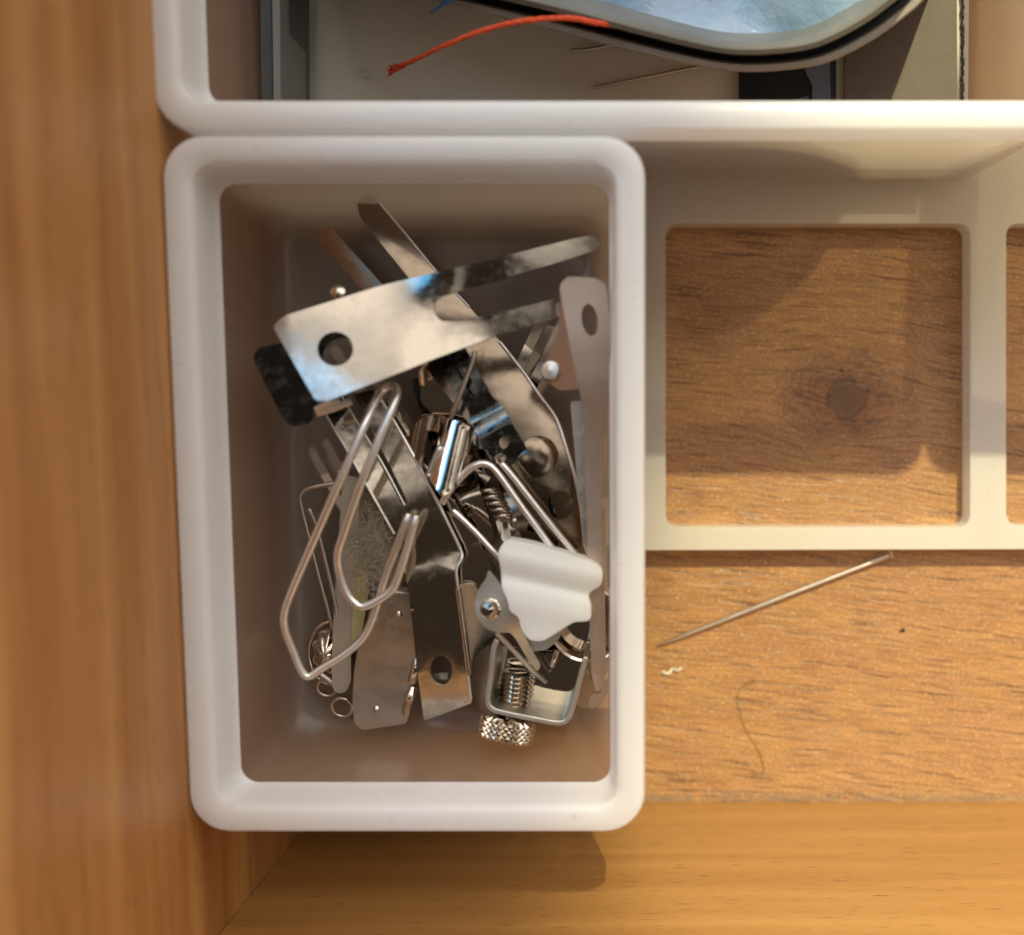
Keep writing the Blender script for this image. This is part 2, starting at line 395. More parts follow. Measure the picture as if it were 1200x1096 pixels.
def sweep(pts, rad, sides=12, cap=True, flat=None):
    """tube along world points (cm). rad number or list. returns verts, faces"""
    P = [Vector(p) for p in pts]; n = len(P); vs = []; fs = []
    up = Vector((0, 0, 1)); prev = None
    for i, p in enumerate(P):
        t = (P[min(i + 1, n - 1)] - P[max(i - 1, 0)]).normalized()
        if prev is None:
            a = t.cross(up)
            if a.length < 1e-3: a = t.cross(Vector((1, 0, 0)))
            a.normalize()
        else:
            a = prev - t * prev.dot(t); a.normalize()
        b = t.cross(a); prev = a
        r = rad[i] if isinstance(rad, (list, tuple)) else rad
        for k in range(sides):
            th = 2 * math.pi * k / sides
            vs.append(p + a * math.cos(th) * r + b * math.sin(th) * r * (flat or 1))
    for i in range(n - 1):
        for k in range(sides):
            k2 = (k + 1) % sides
            fs.append((i * sides + k, i * sides + k2, (i + 1) * sides + k2, (i + 1) * sides + k))
    if cap:
        fs.append(tuple(range(sides))[::-1]); fs.append(tuple((n - 1) * sides + k for k in range(sides)))
    return vs, fs
def tube_px(name, pts, rad, mat, parent=None, n=5, sides=12, closed=False, label=None, flat=None, taper=False):
    q = smooth_pts([Vector(p) for p in pts], n, closed)
    if closed: q = q + [q[0]]
    w = [W(p.x, p.y, p.z) for p in q]
    if taper: rad = [rad * (0.65 if i in (0, len(w) - 1) else 1) for i in range(len(w))]
    vs, fs = sweep(w, rad, sides, not closed, flat)
    return mesh_obj(name, vs, fs, mat, parent, 50, 0, label)
def lathe(name, base, axis, prof, mat, parent=None, seg=28, smooth=35, label=None):
    """prof = [(radius, distance along axis)] in cm"""
    ax = Vector(axis).normalized(); a = ax.orthogonal().normalized(); b = ax.cross(a); vs = []; fs = []
    for r, h in prof:
        for k in range(seg):
            t = 2 * math.pi * k / seg; vs.append(Vector(base) + ax * h + (a * math.cos(t) + b * math.sin(t)) * max(r, 1e-4))
    for i in range(len(prof) - 1):
        for k in range(seg):
            k2 = (k + 1) % seg; fs.append((i * seg + k, i * seg + k2, (i + 1) * seg + k2, (i + 1) * seg + k))
    if prof[0][0] > 1e-3: fs.append(tuple(range(seg))[::-1])
    if prof[-1][0] > 1e-3: fs.append(tuple((len(prof) - 1) * seg + k for k in range(seg)))
    return mesh_obj(name, vs, fs, mat, parent, smooth, 0, label)

def rrect(x0, y0, x1, y1, r, n=8):
    out = []
    for cx, cy, a0 in ((x1 - r, y1 - r, 0), (x0 + r, y1 - r, 90), (x0 + r, y0 + r, 180), (x1 - r, y0 + r, 270)):
        for k in range(n + 1):
            a = math.radians(a0 + 90 * k / n); out.append((cx + r * math.cos(a), cy + r * math.sin(a)))
    return out
def loft_rr(quad, prof, close=False, cap_first=False, cap_last=False):
    """quad = outer rim (x0,y0,x1,y1); prof = [(inset, z, radius)]"""
    x0, y0, x1, y1 = quad; vs = []; fs = []; N = 36
    for ins, z, r in prof:
        vs += [(x, y, z) for x, y in rrect(x0 + ins, y0 + ins, x1 - ins, y1 - ins, r)]
    m = len(prof)
    for i in range(m if close else m - 1):
        j = (i + 1) % m
        for k in range(N):
            k2 = (k + 1) % N; fs.append((i * N + k, i * N + k2, j * N + k2, j * N + k))
    if cap_first: fs.append(tuple(range(N)))
    if cap_last: fs.append(tuple((m - 1) * N + k for k in range(N)))
    return vs, fs

# ------------------------------------------------------------------ the drawer
RIM = 6.1
XL, YF = -6.36, W(900, 940, 0).y            # inner faces of the left side and of the front board
def box(x0, y0, z0, x1, y1, z1):
    v = [(x, y, z) for z in (z0, z1) for x, y in ((x0, y0), (x1, y0), (x1, y1), (x0, y1))]
    return v, [(3, 2, 1, 0), (4, 5, 6, 7), (0, 1, 5, 4), (1, 2, 6, 5), (2, 3, 7, 6), (3, 0, 4, 7)]
o = mesh_obj('drawer_bottom', *box(XL - 0.6, YF - 0.5, -0.5, 26, 30, 0), M['wood_bottom']); mark(o, 'open grained brown wooden drawer bottom with a dark knot', None, None, 'structure')
o = mesh_obj('drawer_front', *box(XL + 0.012, YF - 1.6, -0.8, 26, YF, 10.4), M['wood_front']); mark(o, 'smooth honey coloured front board of the drawer', None, None, 'structure')
o = mesh_obj('drawer_side', *box(XL - 1.6, YF - 1.6, -0.8, XL, 30, 10.4), M['wood_left']); mark(o, 'reddish brown side board of the drawer left of the bins', None, None, 'structure')

# ------------------------------------------------------------------ bins
def make_bin(quad, label, zfl, zb):
    t = thing('storage_bin', ((quad[0] + quad[2]) / 2, (quad[1] + quad[3]) / 2, zb), label, 'storage bin')
    LB = RIM - 0.62
    rim = [(0.05, LB, 0.50), (0.0, LB + 0.03, 0.55), (0.0, RIM - 0.10, 0.55), (0.03, RIM - 0.03, 0.54), (0.10, RIM, 0.50),
           (0.30, RIM, 0.36), (0.37, RIM - 0.04, 0.32), (0.40, RIM - 0.12, 0.30), (0.42, RIM - 0.55, 0.29), (0.50, RIM - 0.66, 0.26),
           (0.34, RIM - 0.70, 0.33), (0.30, LB, 0.36)]
    vs, fs = loft_rr(quad, rim, close=True)
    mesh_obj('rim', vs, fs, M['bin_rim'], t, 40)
    b = RIM - 0.69
    body = [(0.36, b, 0.33), (0.46, zb + 0.40, 0.40), (0.54, zb + 0.13, 0.46), (0.80, zb, 0.52)]
    inner = [(1.00, zfl, 0.55), (0.80, zfl + 0.05, 0.52), (0.66, zfl + 0.17, 0.46), (0.58, zfl + 0.42, 0.38), (0.47, b, 0.26)]
    vs, fs = loft_rr(quad, body + inner, close=False)
    N = 36
    fs.append(tuple(3 * N + k for k in range(N))[::-1]); fs.append(tuple(4 * N + k for k in range(N)))
    fs = [f for f in fs if not (len(f) == 4 and min(f) // N == 3 and max(f) // N == 4)]
    # top joins the rim
    for k in range(N):
        k2 = (k + 1) % N; fs.append((k, k2, 8 * N + k2, 8 * N + k))
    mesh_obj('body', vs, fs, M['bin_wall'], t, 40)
    return t
ya, yb = W(480, 157, RIM).y, W(480, 977, RIM).y
xa, xb = XL + 0.02, W(756, 560, RIM).x
Q1 = (xa, yb, xb, ya)
make_bin(Q1, 'translucent white plastic bin full of metal hair clips', 3.55, 3.20)
Q2 = (W(174, 60, RIM).x, W(600, 152, RIM).y, 6.66, W(600, 152, RIM).y + 9.5)
Q3 = (6.70, Q2[1] - 0.01, 15.7, Q2[3])
make_bin(Q2, 'large translucent bin holding a tin, a pouch and orange thread', 0.9, 0.52)

make_bin(Q3, 'empty translucent bin at the right edge, only its lower corner showing', 0.9, 0.52)

# grid tray lying on the drawer bottom
def rr_px(x0, y0, x1, y1, r=14):
    return round_poly([(x0, y0), (x1, y0), (x1, y1), (x0, y1)], r, 6)
tray = plate('organiser_tray', [(368, 130), (1420, 130), (1420, 643), (368, 646)], const(0.50), M['tray'], None,
             holes=[rr_px(384, 270, 520, 618), rr_px(584, 266, 737, 618), rr_px(780, 262, 1137, 618, 16), rr_px(1179, 262, 1400, 616, 16)],
             th=0.48, r=10, bevel=0.13, seg=4)
mark(tray, 'milky white grid tray lying flat on the wooden drawer bottom', 'organiser tray')

zt_ = 3.15
o = plate('grid_insert', [(322, 232), (754, 232), (754, 872), (322, 872)], const(zt_), M['insert'], None,
          holes=[rr_px(378, 268, 520, 500), rr_px(584, 268, 722, 500), rr_px(378, 555, 520, 800), rr_px(584, 555, 722, 800)],
          th=2.60, r=10, bevel=0.05, seg=3)
mark(o, 'brownish grid insert showing faintly through the floor of the clip bin', 'organiser tray')

# ------------------------------------------------------------------ what lies on the wood
t = thing('pin', W(905, 705, 0.0), 'straight steel pin lying slanted on the wood below the grid tray', 'pin')
a, b = W(770, 757, 0.05), W(1043, 651, 0.09)
v, f = sweep([a, a.lerp(b, 0.05), a.lerp(b, 0.12), a.lerp(b, 0.5), b], [0.012, 0.034, 0.048, 0.050, 0.050], 12)
mesh_obj('shaft', v, f, M['steel_pin'], t, 50)
lathe('head', b, b - a, [(0.05, -0.03), (0.085, 0.0), (0.085, 0.04), (0.05, 0.06), (0, 0.062)], M['steel_pin'], t)
o = tube_px('hair_strand', [(886, 797, .03), (872, 803, .05), (864, 815, .04), (867, 835, .03), (874, 855, .05), (884, 871, .04), (892, 888, .03), (895, 905, .05), (886, 905, .1), (880, 911, .03)], 0.0052, M['hair'], n=6, sides=5)
mark(o, 'thin curled dark hair on the wood near the drawer front', 'hair')
o = tube_px('lint_scrap', [(776, 787, .03), (783, 790, .06), (788, 784, .04), (794, 786, .07), (799, 783, .03)], 0.022, M['bead'], n=4, sides=6, flat=0.5)
mark(o, 'small white scrap of lint on the wood below the pin tip', 'lint')
o = mesh_obj('dark_crumb', [W(1053, 741, 0.004), W(1061, 741, 0.004), W(1059, 735, 0.004), W(1056, 739, 0.07)], [(0, 1, 2), (0, 1, 3), (1, 2, 3), (2, 0, 3)], M['black'])
mark(o, 'tiny black crumb on the bright wood right of the bins', 'crumb')
# dust gathered in the corner between bottom and front board
vs, fs = [], []
for i in range(3400):
    x = random.uniform(XL + 6, 9); u = abs(random.gauss(0, 0.12)); y = YF + 0.012 + u
    if noise.noise(Vector((x * 1.3, 3, 0))) < -0.35 and random.random() < 0.8: continue
    r = random.uniform(0.006, 0.018) * (1.1 - min(u, .4)); h = r * random.uniform(.6, 1.6); c = Vector((x, y, 0))
    k = len(vs); an = random.random() * 6
    vs += [c + Vector((r * math.cos(an + j * 2.09), r * math.sin(an + j * 2.09), 0.001)) for j in range(3)] + [c + Vector((random.uniform(-r, r) * .5, 0, h))]
    fs += [(k, k + 1, k + 3), (k + 1, k + 2, k + 3), (k + 2, k, k + 3)]
for i in range(420):
    x, y = random.uniform(0.2, 7.5), random.uniform(YF, -2.8)
    r = random.uniform(0.004, 0.013); c = Vector((x, y, 0)); k = len(vs); an = random.random() * 6
    vs += [c + Vector((r * math.cos(an + j * 2.09), r * math.sin(an + j * 2.09), 0.001)) for j in range(3)] + [c + Vector((0, 0, r))]
    fs += [(k, k + 1, k + 3), (k + 1, k + 2, k + 3), (k + 2, k, k + 3)]
for i in range(34):
    c = Vector((random.uniform(0.3, 7.3), random.uniform(YF + 0.05, -2.9), 0.012)); d = Vector((random.uniform(-1, 1), random.uniform(-1, 1), 0)).normalized() * random.uniform(0.05, 0.16)
    v, f = sweep(smooth_pts([c - d, c + Vector((-d.y, d.x, 0.02)) * random.uniform(-.6, .6), c + d], 4, False), 0.0035, 4); k = len(vs); vs += v; fs += [tuple(q + k for q in g) for g in f]
o = mesh_obj('dust', vs, fs, M['dust']); mark(o, 'grey dust gathered along the front edge of the drawer bottom', 'dust', None, 'stuff')

# ------------------------------------------------------------------ contents of the far bin
o = plate('pouch', [(343, -140), (1137, -140), (1134, 150), (343, 150)], lambda u, v: 1.75 + 0.10 * noise.noise(Vector((u * .006, v * .01, 0))), M['pouch'], None, th=0.1, r=3, bevel=0.02, grid=38)
T = thing('vinyl_pouch', W(740, 0, 1.6), 'flat clear vinyl pouch with dark seams under the tin', 'pouch')
o.name = 'sheet'; o.parent = T; o.location = o.location - T.location
for x in (341, 1128):
    for dx in (0, 1):
        vs, fs = [], []
    pts = [W(x + random.uniform(-1, 1), y, 1.80 + 0.02 * (i % 2)) for i, y in enumerate(range(-140, 150, 3))]
    v, f = sweep(pts, [random.uniform(0.018, 0.04) for _ in pts], 6)
    mesh_obj('seam', v, f, M['seam'], T)
T = thing('strip_bundle', W(322, 0, 1.6), 'dark and grey plastic strips standing along the bin wall', 'plastic strip')
plate('strip', [(303, -140), (316, -140), (320, 150), (307, 150)], const(3.6), M['slate'], T, th=1.2, r=1)
plate('strip', [(317, -140), (327, -140), (329, 150), (321, 150)], const(3.7), M['slate_lt'], T, th=1.2, r=1)
plate('strip', [(329, -140), (338, -140), (339, 150), (331, 150)], const(3.3), M['slate'], T, th=1.0, r=1, label='darker strip next to the pouch')
# oval tin: paper covered edge, groove, inner wall, blue film inside
TC = (870, -310)
def tin_loop(scale, z, dy=0):
    pts = [(430, -30), (505, 0), (560, 14), (640, 34), (720, 55), (800, 74), (860, 84), (915, 83), (968, 74), (1018, 50), (1058, 22), (1090, -10), (1130, -90), (1150, -250), (1120, -420), (980, -560), (700, -600), (420, -520), (330, -300), (350, -100)]
    c = Vector((760, -260))
    sm = smooth_pts([Vector((p[0], p[1])) for p in pts], 4)
    out = []
    for p in sm:
        d = p - c; q = c + d - d.normalized() * scale
        out.append(W(q.x, q.y + dy, z))
    return out
def loops_mesh(loops, cap=False):
    n = len(loops[0]); vs = [p for l in loops for p in l]; fs = []
    for i in range(len(loops) - 1):
        for k in range(n): fs.append((i * n + k, i * n + (k + 1) % n, (i + 1) * n + (k + 1) % n, (i + 1) * n + k))
    if cap: fs.append(tuple((len(loops) - 1) * n + k for k in range(n)))
    return vs, fs
T = thing('oval_tin', W(760, -100, 1.9), 'rounded grey metal tin with blue film inside at top edge', 'tin')
mesh_obj('outer_wall', *loops_mesh([tin_loop(10, 2.0), tin_loop(1, 3.9), tin_loop(0, 4.3), tin_loop(2, 4.36), tin_loop(9, 4.38), tin_loop(12, 4.3)]), M['tin_edge'], T)
mesh_obj('groove', *loops_mesh([tin_loop(11, 4.3), tin_loop(13, 4.0), tin_loop(19, 4.0), tin_loop(21, 4.35)]), M['groove'], T)
mesh_obj('inner_wall', *loops_mesh([tin_loop(20, 4.0), tin_loop(22, 4.75), tin_loop(28, 4.82), tin_loop(32, 4.78), tin_loop(40, 4.5), tin_loop(46, 4.1), tin_loop(52, 3.9)]), M['tin'], T)
L = [tin_loop(48, 4.02)]
for k in range(1, 7):
    l = tin_loop(48 + k * 35, 4.02)
    L.append([p + Vector((0, 0, 0.35 * noise.noise(p * 0.9) + 0.15 * noise.noise(p * 2.6))) for p in l])
mesh_obj('film', *loops_mesh(L, True), M['foil'], T, 60)
T = thing('thread', W(580, 35, 4.3), 'orange thread end hanging over the tin edge', 'thread')
base = smooth_pts([Vector(p) for p in [(456, 83, 2.9), (480, 73, 3.6), (520, 54, 4.3), (560, 38, 4.7), (600, 27, 4.95), (640, 22, 5.0), (672, 22, 4.95), (700, 27, 4.85), (730, 30, 4.6)]], 9, False)
for q in range(4):
    pts = []
    for i_, p in enumerate(base):
        e = max(0, 1 - i_ / 9); w = W(p.x, p.y, p.z); ang = i_ * 0.55 + q * math.pi / 2
        r_ = 0.019 + 0.05 * e
        pts.append(w + Vector((0.3 * math.cos(ang), math.cos(ang), math.sin(ang))) * r_ + Vector((random.uniform(-1, 1), random.uniform(-1, 1), 0)) * 0.006)
    v, f = sweep(pts, 0.020, 7); mesh_obj('strand', v, f, M['orange'], T, 60)
T = thing('blue_thread', W(525, 5, 4.3), 'frayed blue thread beside the tin at the top edge', 'thread')
for k in range(5):
    tube_px('strand', [(504 + k * 2, 16 - k * 1.5, 4.2), (520 + k * 2, 6 - k * 2, 4.5), (545 + k * 3, -6, 4.7), (580, -16, 4.8)], 0.016, M['blue'], T, sides=6)
for pts, lab in (([(696, 103, 1.93), (740, 94, 1.96), (800, 82, 2.02), (840, 74, 2.05)], 'needle poking out from under the tin, point towards the bin front'),
                 ([(669, 59, 2.0), (690, 58, 2.0), (720, 52, 2.0)], 'shorter needle end beside the tin edge')):
    o = tube_px('needle', pts, 0.034, M['steel_pin'], sides=8, taper=True); mark(o, lab, 'needle')
o = plate('shade_sheet', [(990, -140), (1121, -140), (1122, 150), (990, 150)], const(1.98), M['brown'], th=0.05, r=2)  # made-up sheet, darkens the pouch where lamp light should be missing
mark(o, 'added dark sheet in place of shade on the pouch right of the tin', 'shade sheet')
T = thing('printed_sachet', W(925, 100, 1.9), 'dark printed sachet sticking out under the tin', 'sachet')
plate('sleeve', [(866, 40), (980, 40), (980, 150), (866, 150)], const(2.05), M['dark_print'], T, th=0.05, r=2)
plate('edge_band', [(944, 40), (972, 40), (974, 150), (950, 150), (952, 100), (944, 85)], const(2.11), M['grey_print'], T, th=0.04, r=3)
plate('print_patch', [(916, 122), (948, 112), (948, 150), (912, 150)], const(2.10), M['grey_print'], T, th=0.03, r=3)
T = thing('sequin', W(428, 87, 1.9), 'tiny bright sequin on the pouch beside the orange thread', 'sequin')
lathe('sequin_disc', W(428, 87, 1.86), (0.3, 0.5, 0.8), [(0.07, 0), (0.075, 0.01), (0.03, 0.03), (0, 0.035)], M['bead'], T, 8)
# ------------------------------------------------------------------ the clips in the near bin
GC = 'metal hair clips piled in the bin'
LIFT = (2.95, 0.62)
def edge_line(zfn, pts, rad, dz=0.02):  # bright tube added as the highlight along a blade edge
    tube_px('edge_highlight', [(u, v, zfn(u, v) + dz) for u, v in pts], rad, M['wire'], T, sides=8, n=4)
# fork clip underneath, prongs to the upper left
T = thing('hair_clip', W(560, 450, 1.5), 'dark reflecting fork clip under the big clip, two prong tips towards the bin corner', 'hair clip', GC)
zf = profile((400, 250), (685, 640), [(0, 2.3), (0.45, 2.45), (0.66, 2.6), (0.85, 2.6), (1, 2.2)], 0.0015, 0.00005)
plate('upper_jaw', [(418, 236, 6), (430, 227, 6), (441, 233, 4), (512, 318), (586, 400), (614, 436), (632, 462), (652, 490), (664, 525), (674, 560), (681, 600), (684, 640), (668, 645), (648, 630), (612, 590), (578, 545), (556, 505), (500, 432), (436, 352), (371, 282, 6), (373, 269, 6), (386, 265, 5), (436, 320), (520, 415), (534, 402), (505, 358), (421, 254)],
      zf, M['brown_nickel'], T, holes=[ellipse(657, 592, 15, 17)], r=6, step=26, grid=14)
plate('lower_jaw', [(540, 420), (586, 408), (620, 452), (640, 500), (655, 560), (640, 590), (600, 560), (570, 520)], lambda u, v: zf(u, v) - 0.5, M['chrome'], T, r=8)
edge_line(zf, [(586, 401), (614, 437), (632, 463), (652, 491), (664, 526), (674, 561), (681, 601), (684, 639)], 0.024)
edge_line(zf, [(441, 234), (476, 275), (512, 319), (550, 360)], 0.014)
# dome pressed into the jaw
pt = W(628, 540, 2.50)
lathe('dome', pt, (0.1, 0, 1), [(0.46, -0.06), (0.42, -0.01), (0.34, 0.05), (0.24, 0.09), (0.12, 0.11), (0.0, 0.115)], M['brown_nickel'], T, 32, 80)

# middle fork clip
T = thing('hair_clip', W(500, 650, 1.3), 'reddish reflecting fork clip lying diagonally in the middle, round hole at its lower end', 'hair clip', GC)
zf = profile((410, 465), (528, 840), [(0, 2.6), (0.42, 2.75), (0.52, 2.66), (0.60, 2.72), (1, 2.2)], 0.0015)
plate('upper_jaw', [(372, 468), (398, 458), (438, 530), (472, 593, 3), (479, 590, 3), (450, 532), (414, 462), (440, 456), (470, 508), (505, 572), (528, 618), (541, 644, 5), (542, 656), (535, 668), (537, 690), (545, 745), (553, 824, 3), (497, 845, 3), (488, 780), (480, 700), (468, 640), (436, 578)],
      zf, M['nickel'], T, holes=[ellipse(517, 786, 13, 17)], r=5, step=22)
plate('lower_jaw', [(447, 470), (462, 472), (492, 528), (530, 585), (560, 630), (576, 668), (577, 684, 4), (560, 694), (540, 690), (520, 640), (480, 560)], lambda u, v: zf(u, v) - 0.35, M['chrome'], T, r=6, step=12)
edge_line(zf, [(440, 458), (456, 484), (474, 515), (500, 563), (526, 615), (540, 645), (541, 655), (535, 668), (537, 690), (544, 745), (552, 820)], 0.026)
edge_line(zf, [(398, 460), (420, 497), (448, 543), (474, 592)], 0.016)
edge_line(zf, [(372, 470), (402, 520), (436, 580), (462, 626)], 0.016)
zs = profile((540, 690), (585, 740), [(0, 2.5), (1, 1.9)])
plate('side_flange', [(538, 684), (552, 684), (560, 690), (560, 712, 8), (570, 730, 8), (586, 740, 5), (570, 750), (566, 755), (568, 776), (556, 792), (550, 780)], zs, M['zinc'], T, r=5)
tube_px('edge_fold', [(537, 690, 2.62), (543, 735, 2.5), (550, 790, 2.35)], 0.05, M['chrome'], T, sides=10)
v = plate('pressed_tab', [(505, 790), (525, 788), (525, 797), (505, 797)], const(2.05), M['dull'], T, r=2)

# bracket-like small clip in the centre
T = thing('bent_bracket', W(530, 530, 1.6), 'small bent chrome bracket with a slot in the middle of the pile', 'metal bracket')
zf = profile((478, 500), (560, 520), [(0, 2.3), (0.35, 2.75), (0.8, 2.9), (1.0, 2.6)], 0.004)
plate('front_face', [(474, 520), (488, 494), (502, 487), (530, 491), (548, 498), (557, 506), (556, 528), (548, 556), (534, 572), (520, 582), (512, 575)],
      zf, M['nickel'], T, holes=[round_poly([(500, 504), (514, 506), (516, 530), (504, 560), (494, 550)], 5)], r=6, step=10)
plate('side_face', [(558, 505), (596, 487), (602, 500), (598, 530), (578, 540), (556, 536)], profile((558, 505), (600, 500), [(0, 2.75), (1, 1.9)]), M['chrome'], T, r=4)

# loose wires
tube = tube_px
o = tube('wire_pin', [(517, 523, 2.95), (510, 540, 2.9), (502, 560, 2.85)], 0.06, M['wire'], sides=12, taper=True); mark(o, 'short bright wire end in the slot of the chrome bracket', 'wire')
o = tube('wire_pin', [(557, 412, 2.9), (553, 425, 2.95), (540, 460, 2.95), (528, 490, 2.9)], 0.04, M['dull'], sides=10, taper=True); mark(o, 'thin straight wire between the big clip and the chrome bracket', 'wire')

# fork clip along the right wall
T = thing('hair_clip', W(690, 560, 1.6), 'long pinkish clip standing along the right bin wall, oval hole at its top end', 'hair clip', GC)
zf = profile((688, 325), (702, 812), [(0, 4.3), (0.25, 4.0), (0.38, 3.6), (1, 2.9)], 0.002)
plate('upper_jaw', [(655, 335, 8), (664, 324, 6), (700, 326, 10), (711, 335, 6), (714, 380), (718, 440), (722, 505), (722, 700), (718, 700), (717, 530), (712, 506, 4), (706, 512, 4), (706, 560), (707, 640), (709, 720), (710, 790), (706, 806, 5), (699, 812, 4), (693, 790), (690, 700), (688, 620), (685, 540), (684, 480), (676, 445), (664, 385)],
      zf, M['satin'], T, holes=[ellipse(691, 375, 9.5, 19, -0.15)], r=4, step=24, th=0.07)
plate('side_tab', [(655, 352), (662, 352), (668, 400), (680, 456), (656, 458), (642, 448), (638, 425), (647, 405), (655, 388)], profile((640, 440), (668, 430), [(0, 3.3), (1, 3.7)]), M['satin'], T, r=6)
lathe('rivet', W(647, 435, 3.35), (-.25, .1, 1), [(0.155, 0), (0.155, 0.07), (0.13, 0.11), (0.0, 0.13)], M['dull'], T)
plate('lower_jaw', [(668, 470), (690, 470), (692, 560), (690, 660), (684, 640), (676, 560)], const(2.9), M['dull'], T, r=5)
tube('inner_edge', [(716, 512, 3.2), (719, 560, 3.1), (716, 640, 3.0), (717, 690, 2.9)], 0.035, M['chrome'], T, sides=8)

# strips on the left
T = thing('hair_clip', W(408, 690, 1.1), 'narrow grey straight clip standing upright at left, rounded lower end', 'hair clip', GC)
zf = profile((410, 560), (398, 815), [(0, 2.2), (1, 1.7)], 0.004)
plate('upper_jaw', [(402, 556), (421, 560), (421, 640), (416, 700), (411, 770), (412, 800, 8), (402, 814, 8), (390, 810, 6), (388, 780), (392, 700), (396, 640)], zf, M['zinc'], T, r=3)
plate('inner_strip', [(420, 640), (434, 650), (431, 700), (424, 745), (411, 768), (414, 700)], const(1.9), M['yellow'], T, r=3, label='yellowed inner strip')
T = thing('hair_clip', W(450, 780, 1.1), 'short flat grey clip blade with two small dimples at bottom left', 'hair clip', GC)
zf = profile((465, 690), (450, 855), [(0, 2.35), (0.15, 2.3), (0.6, 2.05), (1, 1.95)], 0.0015)
plate('blade', [(452, 692, 5), (480, 687, 5), (486, 700, 4), (488, 745), (489, 775), (484, 795), (480, 815), (477, 848, 5), (424, 856, 6), (415, 848, 5), (413, 820), (415, 785), (421, 752), (434, 715)], zf, M['dull'], T, r=6, th=0.06)
for (u, v_) in ((467, 719), (441, 831)):
    z = zf(u, v_)
    lathe('dimple', W(u, v_, z - 0.01), (0, 0, 1), [(0.065, 0), (0.05, 0.03), (0.0, 0.04)], M['chrome'], T, 14, 80)
for pts in ([(489, 768, 2.0), (487, 785, 2.1), (482, 800, 2.0)], [(484, 806, 2.0), (480, 818, 2.12), (476, 828, 2.0), (475, 838, 1.9)]):
    tube('curl', pts, 0.07, M['chrome'], T, sides=10, flat=0.5)

# small chrome rings and a shell-like button
for (u, v_, r_, lab) in ((383, 806, 0.15, 'tiny chrome ring, upper of two at bottom left of the bin'), (401, 829, 0.165, 'tiny chrome ring, lower of two beside the dimpled clip blade')):
    c = W(u, v_, 1.35); pts = [c + Vector((r_ * math.cos(a), r_ * math.sin(a), 0.05 * math.sin(a))) for a in (2 * math.pi * i / 28 for i in range(29))]
    v, f = sweep(pts, 0.032, 10, False); o = mesh_obj('chrome_ring', v, f, M['chrome'], None, 60); mark(o, lab, 'ring')
c = W(386, 765, 1.3)
T = thing('shell_button', c, 'round shiny shell-like button behind the wire loop at lower left', 'button')
vs = [c + Vector((0, 0, 0.25))]; fs = []
for j in range(1, 7):
    for k in range(36):
        a = 2 * math.pi * k / 36; r = 0.40 * j / 6
        vs.append(c + Vector((r * math.cos(a) * 0.72, r * math.sin(a), 0.25 * (1 - (j / 6) ** 2) + 0.03 * math.cos(a * 9) * j / 6)))
for k in range(36):
    fs.append((0, 1 + k, 1 + (k + 1) % 36))
    for j in range(5): fs.append((1 + j * 36 + k, 1 + j * 36 + (k + 1) % 36, 1 + (j + 1) * 36 + (k + 1) % 36, 1 + (j + 1) * 36 + k))
mesh_obj('face', vs, fs, M['chrome'], T, 80)
tube('rim_wire', [(386 + 24 * math.cos(a), 765 + 36 * math.sin(a), 1.32) for a in (2 * math.pi * i / 16 for i in range(16))], 0.03, M['chrome'], T, closed=True, sides=8)
tube('curl', [(376, 792, 1.6), (388, 800, 1.65), (402, 808, 1.55), (408, 806, 1.5)], 0.05, M['zinc'], T, sides=8, flat=0.6)

# wire loop clip (one bent wire)
o = tube('wire_loop', [(479, 603, 3.3), (468, 632, 3.25), (455, 665, 3.1), (446, 695, 3.0), (437, 725, 2.95), (425, 748, 2.95), (402, 768, 3.0), (378, 783, 3.05), (362, 793, 3.1), (353, 786, 3.15), (343, 762, 3.25), (334, 738, 3.4), (333, 720, 3.5), (341, 695, 3.6), (370, 628, 3.85), (400, 560, 4.0), (425, 503, 3.95), (438, 474, 3.7), (448, 458, 3.5), (458, 452, 3.5), (465, 458, 3.7), (460, 478, 3.9), (442, 520, 4.0), (420, 575, 3.95), (402, 628, 3.8), (396, 648, 3.7), (397, 668, 3.55), (405, 693, 3.45), (415, 706, 3.4), (426, 711, 3.4), (444, 703, 3.4), (460, 690, 3.4), (468, 672, 3.42), (478, 640, 3.45), (488, 605, 3.5)], 0.062, M['wire'], n=5, sides=14, taper=True)
mark(o, 'thick bent silver wire loop hanging in front, left half of the bin', 'wire loop')
o = tube('wire_loop', [(424, 566, 1.9), (400, 566, 2.0), (372, 570, 2.05), (357, 575, 2.05), (352, 585, 2.05), (358, 612, 2.0), (372, 668, 1.9), (386, 720, 1.8), (390, 735, 1.7), (394, 715, 1.9), (385, 672, 2.0), (372, 620, 2.1), (362, 596, 2.2)], 0.038, M['dull'], n=5, sides=10, taper=True)
mark(o, 'thin dull wire loop in the shade by the left bin wall', 'wire loop')
T = thing('wire_loop', W(590, 610, 1.6), 'thin silver wire loop running down to the white plastic tab', 'wire loop')
tube('wire', [(518, 590, 2.9), (528, 574, 2.95), (545, 555, 3.0), (558, 545, 3.05), (570, 544, 3.05), (582, 553, 3.05), (610, 592, 3.0), (640, 633, 2.95), (662, 663, 2.9), (680, 690, 2.8)], 0.052, M['wire'], T, sides=12)
tube('wire', [(586, 541, 3.05), (604, 562, 3.05), (640, 608, 3.0), (668, 642, 2.95), (690, 668, 2.9), (700, 690, 2.8)], 0.045, M['wire'], T, sides=12, taper=True)
tube('wire', [(531, 598, 2.85), (556, 622, 2.85), (580, 648, 2.85), (600, 668, 2.8)], 0.048, M['wire'], T, sides=12, taper=True)
lathe('end_bead', W(587, 538, 3.05), (-0.3, 0.6, 0.5), [(0.05, -0.04), (0.09, 0), (0.07, 0.06), (0, 0.07)], M['chrome'], T, 10)
